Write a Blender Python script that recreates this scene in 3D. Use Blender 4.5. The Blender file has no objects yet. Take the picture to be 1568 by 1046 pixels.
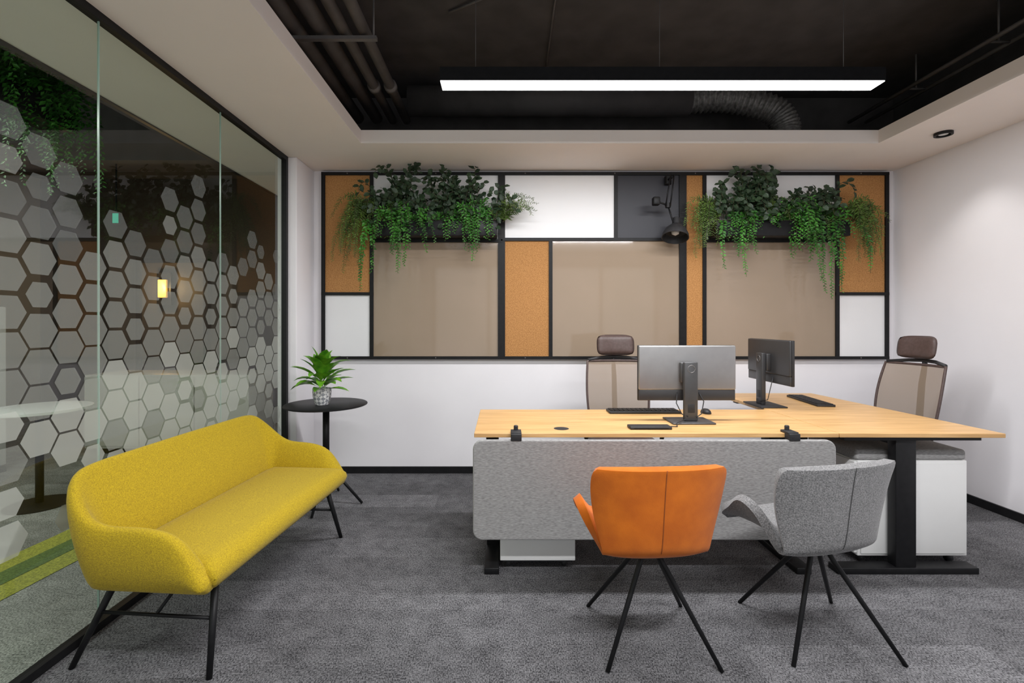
import bpy, bmesh, math, random
from mathutils import Vector, Matrix, Quaternion
R = random.Random(7)
scene = bpy.context.scene
COL = scene.collection
try:
    scene.view_settings.view_transform = 'Standard'
except Exception:
    pass

# ------------------------------------------------------------------ materials
def new_mat(name):
    m = bpy.data.materials.new(name); m.use_nodes = True
    nt = m.node_tree
    b = nt.nodes.get('Principled BSDF')
    return m, nt, b

def pmat(name, c1, c2=None, scale=20, rough=0.5, metal=0.0, bump=0.0, stretch=(1, 1, 1), detail=4, spec=0.5, lo=0.35, hi=0.65, bscale=None, sheen=0.0):
    m, nt, b = new_mat(name)
    N, L = nt.nodes, nt.links
    if c2 is None: c2 = tuple(c * 0.93 for c in c1)
    tc = N.new('ShaderNodeTexCoord'); mp = N.new('ShaderNodeMapping')
    mp.inputs['Scale'].default_value = stretch
    no = N.new('ShaderNodeTexNoise'); no.inputs['Scale'].default_value = scale; no.inputs['Detail'].default_value = detail
    cr = N.new('ShaderNodeValToRGB')
    cr.color_ramp.elements[0].position = lo; cr.color_ramp.elements[1].position = hi
    cr.color_ramp.elements[0].color = (*c2, 1); cr.color_ramp.elements[1].color = (*c1, 1)
    L.new(tc.outputs['Object'], mp.inputs['Vector']); L.new(mp.outputs[0], no.inputs['Vector'])
    L.new(no.outputs[0], cr.inputs[0]); L.new(cr.outputs[0], b.inputs['Base Color'])
    b.inputs['Roughness'].default_value = rough; b.inputs['Metallic'].default_value = metal
    b.inputs['Specular IOR Level'].default_value = spec
    if sheen: b.inputs['Sheen Weight'].default_value = sheen
    if bump:
        bn = N.new('ShaderNodeTexNoise'); bn.inputs['Scale'].default_value = bscale or scale; bn.inputs['Detail'].default_value = 2
        L.new(mp.outputs[0], bn.inputs['Vector'])
        bp = N.new('ShaderNodeBump'); bp.inputs['Strength'].default_value = bump; bp.inputs['Distance'].default_value = 0.004
        L.new(bn.outputs[0], bp.inputs['Height']); L.new(bp.outputs[0], b.inputs['Normal'])
    return m

def emit_mat(name, col, s):
    m, nt, b = new_mat(name)
    b.inputs['Base Color'].default_value = (*col, 1)
    b.inputs['Emission Color'].default_value = (*col, 1); b.inputs['Emission Strength'].default_value = s
    return m

def mix_transp(name, col, fac, rough=0.6, fresnel=False, tint=(1, 1, 1)):
    m, nt, b = new_mat(name)
    N, L = nt.nodes, nt.links
    out = N.get('Material Output')
    tr = N.new('ShaderNodeBsdfTransparent'); tr.inputs[0].default_value = (*tint, 1)
    mx = N.new('ShaderNodeMixShader')
    if fresnel:
        gl = N.new('ShaderNodeBsdfGlossy'); gl.inputs['Roughness'].default_value = 0.0
        lw = N.new('ShaderNodeLayerWeight'); lw.inputs['Blend'].default_value = 0.5
        pw = N.new('ShaderNodeMath'); pw.operation = 'POWER'; pw.inputs[1].default_value = 5
        ma = N.new('ShaderNodeMath'); ma.operation = 'MULTIPLY_ADD'; ma.inputs[1].default_value = 0.9; ma.inputs[2].default_value = fac
        L.new(lw.outputs['Facing'], pw.inputs[0]); L.new(pw.outputs[0], ma.inputs[0])
        L.new(ma.outputs[0], mx.inputs[0]); L.new(tr.outputs[0], mx.inputs[1]); L.new(gl.outputs[0], mx.inputs[2])
    else:
        mx.inputs[0].default_value = fac
        b.inputs['Base Color'].default_value = (*col, 1); b.inputs['Roughness'].default_value = rough
        L.new(tr.outputs[0], mx.inputs[1]); L.new(b.outputs[0], mx.inputs[2])
    L.new(mx.outputs[0], out.inputs['Surface'])
    return m

def carpet_mat(name, cd, cl):
    m, nt, b = new_mat(name)
    N, L = nt.nodes, nt.links
    tc = N.new('ShaderNodeTexCoord')
    br = N.new('ShaderNodeTexBrick')
    br.offset = 0.5; br.inputs['Scale'].default_value = 1.0
    br.inputs['Color1'].default_value = (0.62, 0.62, 0.62, 1); br.inputs['Color2'].default_value = (1.3, 1.3, 1.3, 1)
    br.inputs['Mortar'].default_value = (0.8, 0.8, 0.8, 1); br.inputs['Mortar Size'].default_value = 0.001
    br.inputs['Brick Width'].default_value = 1.0; br.inputs['Row Height'].default_value = 0.25
    L.new(tc.outputs['Object'], br.inputs['Vector'])
    n1 = N.new('ShaderNodeTexNoise'); n1.inputs['Scale'].default_value = 190; n1.inputs['Detail'].default_value = 3
    mp = N.new('ShaderNodeMapping'); mp.inputs['Scale'].default_value = (1, 0.6, 1)
    L.new(tc.outputs['Object'], mp.inputs[0]); L.new(mp.outputs[0], n1.inputs['Vector'])
    n2 = N.new('ShaderNodeTexNoise'); n2.inputs['Scale'].default_value = 9; n2.inputs['Detail'].default_value = 10; n2.inputs['Roughness'].default_value = 0.8
    L.new(tc.outputs['Object'], n2.inputs['Vector'])
    ad = N.new('ShaderNodeMath'); ad.operation = 'MULTIPLY_ADD'; ad.inputs[1].default_value = 0.5
    L.new(n2.outputs[0], ad.inputs[0]); L.new(n1.outputs[0], ad.inputs[2])
    cr = N.new('ShaderNodeValToRGB')
    cr.color_ramp.elements[0].position = 0.58; cr.color_ramp.elements[1].position = 0.94
    cr.color_ramp.elements[0].color = (*cd, 1); cr.color_ramp.elements[1].color = (*cl, 1)
    L.new(ad.outputs[0], cr.inputs[0])
    mx = N.new('ShaderNodeMix'); mx.data_type = 'RGBA'; mx.blend_type = 'MULTIPLY'; mx.inputs[0].default_value = 0.6
    L.new(cr.outputs[0], mx.inputs[6]); L.new(br.outputs[0], mx.inputs[7])
    L.new(mx.outputs[2], b.inputs['Base Color'])
    b.inputs['Roughness'].default_value = 0.95; b.inputs['Specular IOR Level'].default_value = 0.1
    bp = N.new('ShaderNodeBump'); bp.inputs['Strength'].default_value = 0.5; bp.inputs['Distance'].default_value = 0.005
    L.new(n1.outputs[0], bp.inputs['Height']); L.new(bp.outputs[0], b.inputs['Normal'])
    return m

M = {}
M['wall'] = pmat('wall_paint', (0.84, 0.82, 0.845), (0.82, 0.80, 0.825), 3, 0.75, bump=0.05, bscale=150)
M['soffit'] = pmat('soffit_paint', (0.90, 0.835, 0.79), (0.88, 0.815, 0.77), 3, 0.8)
M['blackceil'] = pmat('black_ceiling_paint', (0.062, 0.056, 0.055), (0.042, 0.038, 0.037), 5, 0.75, bump=0.1, bscale=60)
M['pipe'] = pmat('dark_pipe_paint', (0.15, 0.14, 0.135), (0.11, 0.10, 0.095), 8, 0.45)
M['carpet'] = carpet_mat('grey_carpet_tiles', (0.030, 0.0295, 0.032), (0.225, 0.222, 0.232))
M['lightcarpet'] = carpet_mat('light_carpet_tiles', (0.10, 0.10, 0.095), (0.44, 0.44, 0.42))
M['yelcarpet'] = pmat('lime_carpet', (0.46, 0.46, 0.07), (0.22, 0.23, 0.04), 120, 0.95)
M['grncarpet'] = pmat('green_carpet', (0.15, 0.22, 0.06), (0.07, 0.11, 0.03), 120, 0.95)
M['black'] = pmat('black_metal', (0.010, 0.010, 0.011), (0.007, 0.007, 0.008), 30, 0.45, spec=0.25)
M['blackmatte'] = pmat('black_plastic', (0.02, 0.02, 0.022), (0.015, 0.015, 0.017), 60, 0.55)
M['glass'] = mix_transp('partition_glass', None, 0.075, fresnel=True, tint=(0.77, 0.84, 0.75))
M['glassedge'] = pmat('glass_edge', (0.30, 0.42, 0.36), None, 5, 0.2)
M['hex'] = mix_transp('frosted_film_low', (0.50, 0.52, 0.47), 0.52, 0.8)
M['hex2'] = mix_transp('frosted_film_mid', (0.36, 0.375, 0.34), 0.36, 0.8)
M['hex3'] = mix_transp('frosted_film_high', (0.30, 0.32, 0.30), 0.24, 0.8)
M['cork'] = pmat('cork', (0.50, 0.25, 0.085), (0.30, 0.13, 0.04), 130, 0.9, bump=0.3, lo=0.3, hi=0.6)
M['board'] = pmat('beige_glass_board', (0.32, 0.245, 0.18), (0.305, 0.235, 0.17), 2, 0.06, spec=0.5)
M['whiteboard'] = pmat('white_board', (0.80, 0.80, 0.81), (0.78, 0.78, 0.79), 2, 0.35)
M['darkboard'] = pmat('charcoal_board', (0.024, 0.025, 0.034), (0.021, 0.022, 0.030), 2, 0.5)
M['oak'] = pmat('oak_laminate', (0.70, 0.43, 0.185), (0.54, 0.31, 0.12), 6, 0.38, stretch=(0.6, 9, 9), detail=8)
M['felt'] = pmat('grey_woven_felt', (0.37, 0.365, 0.36), (0.205, 0.20, 0.198), 150, 0.95, bump=0.25, stretch=(0.35, 1, 1.8), sheen=0.1, lo=0.3, hi=0.7)
M['yellow'] = pmat('mustard_wool', (0.53, 0.375, 0.005), (0.33, 0.225, 0.003), 240, 0.9, bump=0.4, sheen=0.08)
M['orange'] = pmat('orange_velvet', (0.58, 0.142, 0.006), (0.45, 0.10, 0.004), 9, 0.9, bump=0.12, bscale=240, sheen=0.12, spec=0.25)
M['orangedk'] = pmat('orange_piping', (0.26, 0.06, 0.004), None, 9, 0.8)
M['greyfab'] = pmat('grey_wool', (0.24, 0.235, 0.237), (0.085, 0.085, 0.086), 200, 0.95, bump=0.4, sheen=0.2)
M['greyfabdk'] = pmat('grey_piping', (0.05, 0.05, 0.05), None, 200, 0.9)
M['cab'] = pmat('white_cabinet', (0.78, 0.78, 0.77), (0.76, 0.76, 0.75), 3, 0.4)
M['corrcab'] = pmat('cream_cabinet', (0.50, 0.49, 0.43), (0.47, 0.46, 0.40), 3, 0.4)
M['silver'] = pmat('silver_plastic', (0.36, 0.355, 0.355), (0.34, 0.335, 0.335), 20, 0.36, metal=0.75)
M['neck'] = pmat('dark_silver_plastic', (0.09, 0.09, 0.092), (0.08, 0.08, 0.082), 20, 0.4, metal=0.5)
M['screenback'] = pmat('dark_monitor_back', (0.035, 0.035, 0.037), None, 20, 0.35)
M['brown'] = pmat('brown_leather', (0.085, 0.055, 0.05), (0.068, 0.043, 0.038), 60, 0.5, bump=0.15)
M['mesh'] = mix_transp('tan_mesh', (0.27, 0.205, 0.15), 0.78, 0.8)
M['duct'] = pmat('flex_duct', (0.20, 0.19, 0.18), (0.09, 0.085, 0.08), 40, 0.5, metal=0.3, bump=0.6)
M['led'] = emit_mat('led_diffuser', (1.0, 0.98, 0.97), 9)
M['fern'] = pmat('fern_green', (0.055, 0.24, 0.02), (0.012, 0.075, 0.006), 9, 0.55)
M['fern2'] = pmat('olive_fern_green', (0.11, 0.19, 0.025), (0.04, 0.085, 0.012), 9, 0.6)
M['darkleaf'] = pmat('dark_leaf', (0.03, 0.062, 0.025), (0.01, 0.025, 0.01), 14, 0.5)
M['stem'] = pmat('stem', (0.05, 0.045, 0.02), None, 20, 0.8)
M['potleaf'] = pmat('bright_leaf', (0.20, 0.45, 0.03), (0.06, 0.24, 0.012), 18, 0.4)
M['soil'] = pmat('soil', (0.03, 0.02, 0.012), None, 60, 0.95)
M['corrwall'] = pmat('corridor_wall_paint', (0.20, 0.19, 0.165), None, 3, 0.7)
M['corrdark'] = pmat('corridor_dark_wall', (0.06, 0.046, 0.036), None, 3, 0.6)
M['warm'] = emit_mat('warm_lamp', (1.0, 0.5, 0.12), 1.0)
M['exit'] = emit_mat('exit_sign_face', (0.05, 0.6, 0.42), 0.5)
m, nt, b = new_mat('diamond_pot')
ck = nt.nodes.new('ShaderNodeTexChecker'); ck.inputs['Scale'].default_value = 46
tc = nt.nodes.new('ShaderNodeTexCoord'); mp = nt.nodes.new('ShaderNodeMapping'); mp.inputs['Rotation'].default_value = (0, math.radians(45), 0)
nt.links.new(tc.outputs['Object'], mp.inputs[0]); nt.links.new(mp.outputs[0], ck.inputs[0])
ck.inputs['Color1'].default_value = (0.75, 0.75, 0.75, 1); ck.inputs['Color2'].default_value = (0.28, 0.29, 0.31, 1)
nt.links.new(ck.outputs[0], b.inputs['Base Color']); b.inputs['Roughness'].default_value = 0.4
M['pot'] = m

# ------------------------------------------------------------------ helpers
def group(name, loc=(0, 0, 0), rot=0.0):
    e = bpy.data.objects.new(name, None); e.empty_display_size = 0.1
    e.location = loc; e.rotation_euler = (0, 0, rot)
    COL.objects.link(e); return e

def obj(name, V, F, mat, parent=None, smooth=False, world=False):
    me = bpy.data.meshes.new(name); me.from_pydata([tuple(v) for v in V], [], F); me.update()
    bm = bmesh.new(); bm.from_mesh(me); bmesh.ops.recalc_face_normals(bm, faces=bm.faces); bm.to_mesh(me); bm.free()
    o = bpy.data.objects.new(name, me); COL.objects.link(o)
    if mat: me.materials.append(M[mat] if isinstance(mat, str) else mat)
    if smooth:
        for p in me.polygons: p.use_smooth = True
    if parent:
        o.parent = parent
        if world: 
            mt = Matrix.Translation(parent.location) @ parent.rotation_euler.to_matrix().to_4x4()
            o.matrix_parent_inverse = mt.inverted()
    return o

def box(name, x0, x1, y0, y1, z0, z1, mat, parent=None, bevel=0.0, seg=2, world=True):
    V = [(x, y, z) for z in (z0, z1) for y in (y0, y1) for x in (x0, x1)]
    F = [(0, 2, 3, 1), (4, 5, 7, 6), (0, 1, 5, 4), (2, 6, 7, 3), (0, 4, 6, 2), (1, 3, 7, 5)]
    o = obj(name, V, F, mat, parent, world=world)
    if bevel:
        md = o.modifiers.new('bevel', 'BEVEL'); md.width = bevel; md.segments = seg; md.limit_method = 'NONE'
        for p in o.data.polygons: p.use_smooth = True
    return o

def tube_vf(pts, r, n=10, V=None, F=None, cap=True):
    V = [] if V is None else V; F = [] if F is None else F
    pts = [Vector(p) for p in pts]
    rs = r if isinstance(r, (list, tuple)) else [r] * len(pts)
    base = len(V)
    t0 = (pts[1] - pts[0]).normalized()
    up = Vector((0, 0, 1)) if abs(t0.z) < 0.9 else Vector((1, 0, 0))
    nrm = t0.cross(up).normalized()
    prev = t0
    for i, p in enumerate(pts):
        if i == 0: t = t0
        elif i == len(pts) - 1: t = (pts[i] - pts[i - 1]).normalized()
        else: t = ((pts[i] - pts[i - 1]).normalized() + (pts[i + 1] - pts[i]).normalized()).normalized()
        q = prev.rotation_difference(t); nrm = q @ nrm; prev = t
        bn = t.cross(nrm).normalized()
        for k in range(n):
            a = 2 * math.pi * k / n
            V.append(p + (nrm * math.cos(a) + bn * math.sin(a)) * rs[i])
    for i in range(len(pts) - 1):
        for k in range(n):
            a = base + i * n + k; b2 = base + i * n + (k + 1) % n
            F.append((a, b2, b2 + n, a + n))
    if cap:
        F.append(tuple(base + k for k in range(n))[::-1]); e = base + (len(pts) - 1) * n
        F.append(tuple(e + k for k in range(n)))
    return V, F

def tube(name, pts, r, mat, parent=None, n=10, world=True):
    V, F = tube_vf(pts, r, n)
    return obj(name, V, F, mat, parent, True, world)

def tubes(name, lst, mat, parent=None, n=10, world=True):
    V, F = [], []
    for pts, r in lst: tube_vf(pts, r, n, V, F)
    return obj(name, V, F, mat, parent, True, world)

def lathe(name, prof, c, mat, parent=None, n=32, world=True, smooth=True):
    V, F = [], []
    for (r, z) in prof:
        for k in range(n):
            a = 2 * math.pi * k / n
            V.append((c[0] + r * math.cos(a), c[1] + r * math.sin(a), c[2] + z))
    for i in range(len(prof) - 1):
        for k in range(n):
            a = i * n + k; b2 = i * n + (k + 1) % n
            F.append((a, b2, b2 + n, a + n))
    F.append(tuple(range(n))[::-1]); e = (len(prof) - 1) * n
    F.append(tuple(e + k for k in range(n)))
    o = obj(name, V, F, mat, parent, smooth, world)
    if smooth:
        md = o.modifiers.new('es', 'EDGE_SPLIT'); md.split_angle = math.radians(40)
    return o

def interp(xs, ys, t):
    if t <= xs[0]: return ys[0]
    if t >= xs[-1]: return ys[-1]
    for i in range(len(xs) - 1):
        if t <= xs[i + 1]:
            u = (t - xs[i]) / (xs[i + 1] - xs[i])
            def sl(j):
                if j == 0: return (ys[1] - ys[0]) / (xs[1] - xs[0])
                if j == len(xs) - 1: return (ys[-1] - ys[-2]) / (xs[-1] - xs[-2])
                return (ys[j + 1] - ys[j - 1]) / (xs[j + 1] - xs[j - 1])
            h = xs[i + 1] - xs[i]
            m0, m1 = sl(i) * h, sl(i + 1) * h
            return (2*u**3 - 3*u**2 + 1) * ys[i] + (u**3 - 2*u**2 + u) * m0 + (-2*u**3 + 3*u**2) * ys[i+1] + (u**3 - u**2) * m1

def subsurf(o, lv=2):
    md = o.modifiers.new('sub', 'SUBSURF'); md.levels = lv; md.render_levels = lv

# ------------------------------------------------------------------ dimensions
GX = -1.79      # glass partition
RX = 3.52       # right wall
BY = 4.30       # back wall
CZ = 2.72       # soffit
PZ = 3.38       # plenum top
FY = -1.6       # wall behind camera

# shell
box('floor', GX - 0.02, RX + 0.1, FY - 0.1, BY + 0.1, -0.1, 0.0, 'carpet')
box('floor_corridor', -6.6, GX - 0.02, FY - 0.1, 6.8, -0.1, 0.0, 'lightcarpet')
box('wall_back', -1.86, RX + 0.1, BY, BY + 0.1, 0, CZ, 'wall')
box('wall_right', RX, RX + 0.1, FY, BY, 0, CZ, 'wall')
box('wall_pillar', -1.86, -1.70, 3.93, BY, 0, CZ, 'wall', bevel=0.008)
box('wall_back_upper', -6.6, RX + 0.1, BY, BY + 0.1, CZ + 0.10, PZ, 'blackceil')
box('wall_right_upper', RX, RX + 0.1, FY, BY, CZ + 0.10, PZ, 'blackceil')
box('ceiling', -6.6, RX + 0.1, FY - 0.1, 6.8, PZ, PZ + 0.08, 'blackceil')
g = group('ceiling_soffit', (0.86, 1.2, CZ))
SX0, SX1, SY1, SY0 = -1.08, 2.86, 3.63, -1.0
box('soffit_left', GX - 0.04, SX0, FY, BY + 0.1, CZ, CZ + 0.10, 'soffit', g)
box('soffit_right', SX1, RX + 0.1, FY, BY + 0.1, CZ, CZ + 0.10, 'soffit', g)
box('soffit_back', SX0, SX1, SY1, BY + 0.1, CZ, CZ + 0.10, 'soffit', g)
box('soffit_front', SX0, SX1, FY, SY0, CZ, CZ + 0.10, 'soffit', g)
# rear wall with windows (behind the camera)
g = group('wall_front', (0.86, FY, 1.3))
box('sill', GX, RX, FY - 0.1, FY, 0, 0.3, 'wall', g)
box('head', GX, RX, FY - 0.1, FY, 2.6, CZ, 'wall', g)
box('jamb_l', GX, -1.5, FY - 0.1, FY, 0.3, 2.6, 'wall', g)
box('jamb_r', 3.3, RX, FY - 0.1, FY, 0.3, 2.6, 'wall', g)
g = group('window_1', (0.9, FY - 0.05, 1.45))
for i in range(5):
    x = -1.5 + i * 1.2
    o_ = (0.03 if i == 0 else 0) - (0.03 if i == 4 else 0)
    box('mullion_%d' % i, x - 0.03 + o_, x + 0.03 + o_, FY - 0.08, FY - 0.02, 0.3, 2.6, 'black', g)
box('rail_b', -1.5, 3.3, FY - 0.08, FY - 0.02, 0.3, 0.36, 'black', g)
box('rail_t', -1.5, 3.3, FY - 0.08, FY - 0.02, 2.54, 2.6, 'black', g)

box('baseboard_back', -1.70, RX, BY - 0.015, BY, 0, 0.06, 'black')
box('baseboard_right', RX - 0.015, RX, FY, BY - 0.015, 0, 0.06, 'black')

# ------------------------------------------------------------------ glass partition
g = group('glass_partition', (GX, 1.2, 0))
joints = [-1.55, -0.6, 0.30, 1.20, 2.11, 3.02, 3.92]
for i in range(len(joints) - 1):
    y0, y1 = joints[i] + 0.002, joints[i + 1] - 0.002
    V = [(GX, y0, 0.03), (GX, y1, 0.03), (GX, y1, 2.70), (GX, y0, 2.70)]
    obj('glass_panel_%d' % i, V, [(0, 1, 2, 3)], 'glass', g, world=True)
    if i: box('joint_%d' % i, GX - 0.004, GX + 0.004, joints[i] - 0.002, joints[i] + 0.002, 0.03, 2.70, 'glassedge', g)
box('rail_bottom', GX - 0.02, GX + 0.02, FY, 3.93, 0, 0.035, 'black', g)
box('rail_top', GX - 0.02, GX + 0.02, FY, 3.93, CZ - 0.035, CZ, 'black', g)
box('end_post', GX - 0.02, GX + 0.02, 3.895, 3.93, 0.035, CZ - 0.035, 'black', g)
HV = {'hex': ([], []), 'hex2': ([], []), 'hex3': ([], [])}
a = 0.080
xh = GX + 0.003
RH = random.Random(8)
ny = 0
y = -1.4
while y < 3.86:
    for j in range(18):
        z = 0.42 + j * a * math.sqrt(3) + (a * math.sqrt(3) / 2 if ny % 2 else 0)
        top = 1.93 + 0.10 * math.sin(y * 5.1) ; bot = 0.56 + 0.10 * math.sin(y * 3.7 + 1)
        if z < bot + 0.2: pr = 0.7 if z > bot else (0.25 if z > bot - 0.15 else 0)
        elif z > top: pr = 0.3 if z < top + 0.15 else 0.0
        elif z > top - 0.25: pr = 0.7
        else: pr = 0.985
        if RH.random() < pr and y > -1.3:
            sc = a * (0.94 if z < 1.35 else 0.87) * (1.0 if RH.random() < .85 else .8)
            k_ = RH.random()
            key = 'hex' if z < 1.05 + 0.25 * k_ else ('hex2' if z < 1.5 + 0.25 * k_ else 'hex3')
            if k_ < 0.2: key = 'hex2'
            VV, FF = HV[key]
            b0 = len(VV)
            for k in range(6):
                an = k * math.pi / 3
                VV.append((xh, min(3.89, y + sc * math.cos(an)), z + sc * math.sin(an)))
            FF.append(tuple(range(b0, b0 + 6)))
    y += a * 1.5; ny += 1
for key in HV: obj('hexagon_film_' + key, HV[key][0], HV[key][1], key, g, world=True)

# ------------------------------------------------------------------ corridor beyond the glass
box('ceiling_corridor_soffit', -2.42, GX - 0.04, FY, 6.8, CZ, CZ + 0.10, 'soffit')
box('trim_1', -2.45, -2.42, FY, 6.8, CZ - 0.01, CZ + 0.12, 'black')
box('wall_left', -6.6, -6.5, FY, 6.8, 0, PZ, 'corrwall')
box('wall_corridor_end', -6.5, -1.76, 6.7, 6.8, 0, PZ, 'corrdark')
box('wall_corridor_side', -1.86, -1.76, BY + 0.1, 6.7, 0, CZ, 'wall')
g = group('corridor_cabinet', (-3.4, 4.9, 0))
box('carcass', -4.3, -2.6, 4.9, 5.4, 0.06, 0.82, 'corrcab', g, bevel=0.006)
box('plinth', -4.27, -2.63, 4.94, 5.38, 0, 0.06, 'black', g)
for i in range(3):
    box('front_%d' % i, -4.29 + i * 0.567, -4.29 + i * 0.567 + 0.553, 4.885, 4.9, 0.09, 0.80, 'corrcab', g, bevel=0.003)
g = group('partition_screen', (-4.6, 3.2, 0))
box('panel', -4.65, -4.58, 1.9, 4.4, 0.05, 1.5, 'wall', g, bevel=0.01)
box('foot', -4.7, -4.53, 1.95, 4.35, 0, 0.05, 'black', g)
g = group('corridor_doorway', (-4.6, 6.66, 0))
box('frame_l', -5.1, -5.04, 6.62, 6.7, 0, 2.25, 'black', g)
box('frame_r', -4.16, -4.10, 6.62, 6.7, 0, 2.25, 'black', g)
box('frame_t', -5.04, -4.16, 6.62, 6.7, 2.19, 2.25, 'black', g)
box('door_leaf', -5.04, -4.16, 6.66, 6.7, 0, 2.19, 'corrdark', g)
g = group('corridor_wall_sconce', (-4.68, 6.3, 1.85))
box('backplate', -4.78, -4.58, 6.58, 6.60, 1.60, 2.05, 'black', g, bevel=0.004)
box('bracket', -4.70, -4.66, 6.60, 6.66, 1.80, 1.84, 'black', g)
box('shade', -4.74, -4.62, 6.54, 6.58, 1.70, 1.95, 'warm', g, bevel=0.01)
ld = bpy.data.lights.new('sconce_light', 'POINT'); ld.energy = 14; ld.color = (1, 0.62, 0.28); ld.shadow_soft_size = 0.06
lo = bpy.data.objects.new('sconce_light', ld); COL.objects.link(lo); lo.location = (0, 0.1, 0.0); lo.parent = g
g = group('exit_sign', (-3.98, 4.9, 2.4))
box('sign_case', -4.025, -3.945, 4.905, 4.925, 2.37, 2.49, 'black', g, bevel=0.003)
box('sign_face', -4.015, -3.955, 4.902, 4.906, 2.38, 2.48, 'exit', g)
box('sign_rod', -3.99, -3.98, 4.91, 4.92, 2.49, PZ, 'black', g)
# added table, standing in for the side table's reflection in the glass
g = group('reflected_table_standin', (-3.45, 3.55, 0))
lathe('top', [(0.30, 0.70), (0.31, 0.705), (0.31, 0.722), (0.30, 0.725)], (-3.45, 3.55, 0), 'cab', g, 40)
tube('column', [(-3.45, 3.55, 0.01), (-3.45, 3.55, 0.70)], 0.025, 'black', g, 16)
lathe('foot', [(0.20, 0.0), (0.20, 0.008), (0.03, 0.02)], (-3.45, 3.55, 0), 'black', g, 32)
def band(name, cl, w, z, mat):
    V, F = [], []
    for i, (x, y) in enumerate(cl):
        if i == 0: d = Vector((cl[1][0] - x, cl[1][1] - y))
        elif i == len(cl) - 1: d = Vector((x - cl[i-1][0], y - cl[i-1][1]))
        else: d = Vector((cl[i+1][0] - cl[i-1][0], cl[i+1][1] - cl[i-1][1]))
        d.normalize(); nx, nyy = -d.y, d.x
        V += [(x + nx * w, y + nyy * w, z), (x - nx * w, y - nyy * w, z)]
    for i in range(len(cl) - 1): F.append((2*i, 2*i+1, 2*i+3, 2*i+2))
    return obj(name, V, F, mat, G)
G = group('carpet_stripe', (0, 0, 0))
cl = [(-2.72, -1.5), (-2.70, 0.5), (-2.68, 2), (-2.62, 3.0), (-2.62, 3.8), (-2.75, 4.6)]
band('lime_edge', cl, 0.22, 0.003, 'yelcarpet'); band('green_core', cl, 0.07, 0.005, 'grncarpet')

# ------------------------------------------------------------------ plenum services
g = group('ceiling_pipes', (-1.0, 2, 3.1))
lst = []
for x, r, z in [(-0.83, 0.035, 3.10), (-0.95, 0.035, 3.10), (-1.09, 0.05, 3.12), (-1.25, 0.05, 3.12)]:
    lst.append(([(x, -1.4, z), (x, 4.12, z)], r))
tubes('pipes', lst, 'pipe', g, 16)
for y in (2.84, 1.0):
    box('bracket_%g' % y, -1.36, -0.75, y - 0.015, y + 0.015, 3.035, 3.055, 'pipe', g)
    tubes('bracket_rods_%g' % y, [([(-0.77, y, 3.05), (-0.77, y, PZ)], 0.006), ([(-1.34, y, 3.05), (-1.34, y, PZ)], 0.006)], 'pipe', g)
for y in (2.2, 3.5):
    lst = [([(x, y, z), (x, y + 0.05, z)], r + 0.012) for x, r, z in [(-0.83, 0.035, 3.10), (-0.95, 0.035, 3.10)]]
    tubes('collars_%g' % y, lst, 'pipe', g, 16)
g = group('air_duct', (0.8, 3.9, 3.2))
tube('rigid_duct', [(-0.78, 3.98, 3.2), (1.55, 3.98, 3.2)], 0.12, 'blackceil', g, 24)
cp = [(1.5, 3.98, 3.2), (1.75, 3.95, 3.21), (2.0, 3.92, 3.17), (2.2, 3.88, 3.08), (2.28, 3.86, 2.96), (2.29, 3.86, 2.84)]
pts, rs = [], []
nn = 110
for i in range(nn):
    t = i / (nn - 1) * (len(cp) - 1)
    xs = list(range(len(cp)))
    pts.append([interp(xs, [c[k] for c in cp], t) for k in range(3)])
    rs.append(0.10 + (0.010 if i % 4 < 2 else -0.004) + R.uniform(-0.002, 0.002))
tube('flex_duct', pts, rs, 'duct', g, 24)
g = group('cable_tray', (3.1, 2, 3.1))
tubes('rails', [([(3.05, 1.0, 3.12), (3.05, 4.2, 3.12)], 0.015), ([(3.2, 1.0, 3.12), (3.2, 4.2, 3.12)], 0.015)] +
      [([(3.05, 1.2 + i * 0.6, 3.12), (3.2, 1.2 + i * 0.6, 3.12)], 0.008) for i in range(5)] +
      [([(3.12, 1.2 + i * 0.6, 3.12), (3.12, 1.2 + i * 0.6, PZ)], 0.006) for i in range(5)], 'pipe', g)
g = group('ceiling_conduit', (0, 2.5, 3.35))
tubes('wires', [([(-0.1, 1.8, PZ - 0.01), (-0.08, 2.6, PZ - 0.01), (-0.12, 2.95, PZ - 0.02), (-0.35, 3.1, PZ - 0.01)], 0.008),
                ([(0.3, 1.5, PZ - 0.01), (0.35, 4.2, PZ - 0.01)], 0.006)], 'pipe', g)

# ------------------------------------------------------------------ linear pendants
def pendant(x0, x1, yc, z, power, drop=True):
    g = group('linear_pendant_lamp', ((x0 + x1) / 2, yc, z))
    h = 0.078; w = 0.058
    box('body_top', x0, x1, yc - w, yc + w, z + 0.012, z + h, 'black', g)
    box('lip_front', x0, x1, yc - w, yc - w + 0.004, z, z + 0.012, 'black', g)
    box('lip_back', x0, x1, yc + w - 0.004, yc + w, z, z + 0.012, 'black', g)
    box('cap_l', x0 - 0.004, x0, yc - w, yc + w, z, z + h, 'black', g)
    box('cap_r', x1, x1 + 0.004, yc - w, yc + w, z, z + h, 'black', g)
    box('diffuser', x0, x1, yc - w + 0.004, yc + w - 0.004, z - 0.004, z + 0.012, 'led', g)
    tubes('wires', [([(x, yc, z + h), (x, yc, PZ)], 0.002) for x in (x0 + 0.2, (x0 + x1) / 2 , x1 - 0.2)], 'pipe', g, 6)
    ld = bpy.data.lights.new('lamp_light', 'AREA'); ld.shape = 'RECTANGLE'; ld.size = (x1 - x0) * 0.98; ld.size_y = 0.09; ld.energy = power
    ld.color = (0.985, 0.985, 1.0)
    lo = bpy.data.objects.new('lamp_light', ld); COL.objects.link(lo)
    lo.location = (0, 0, -0.008); lo.parent = g
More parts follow.
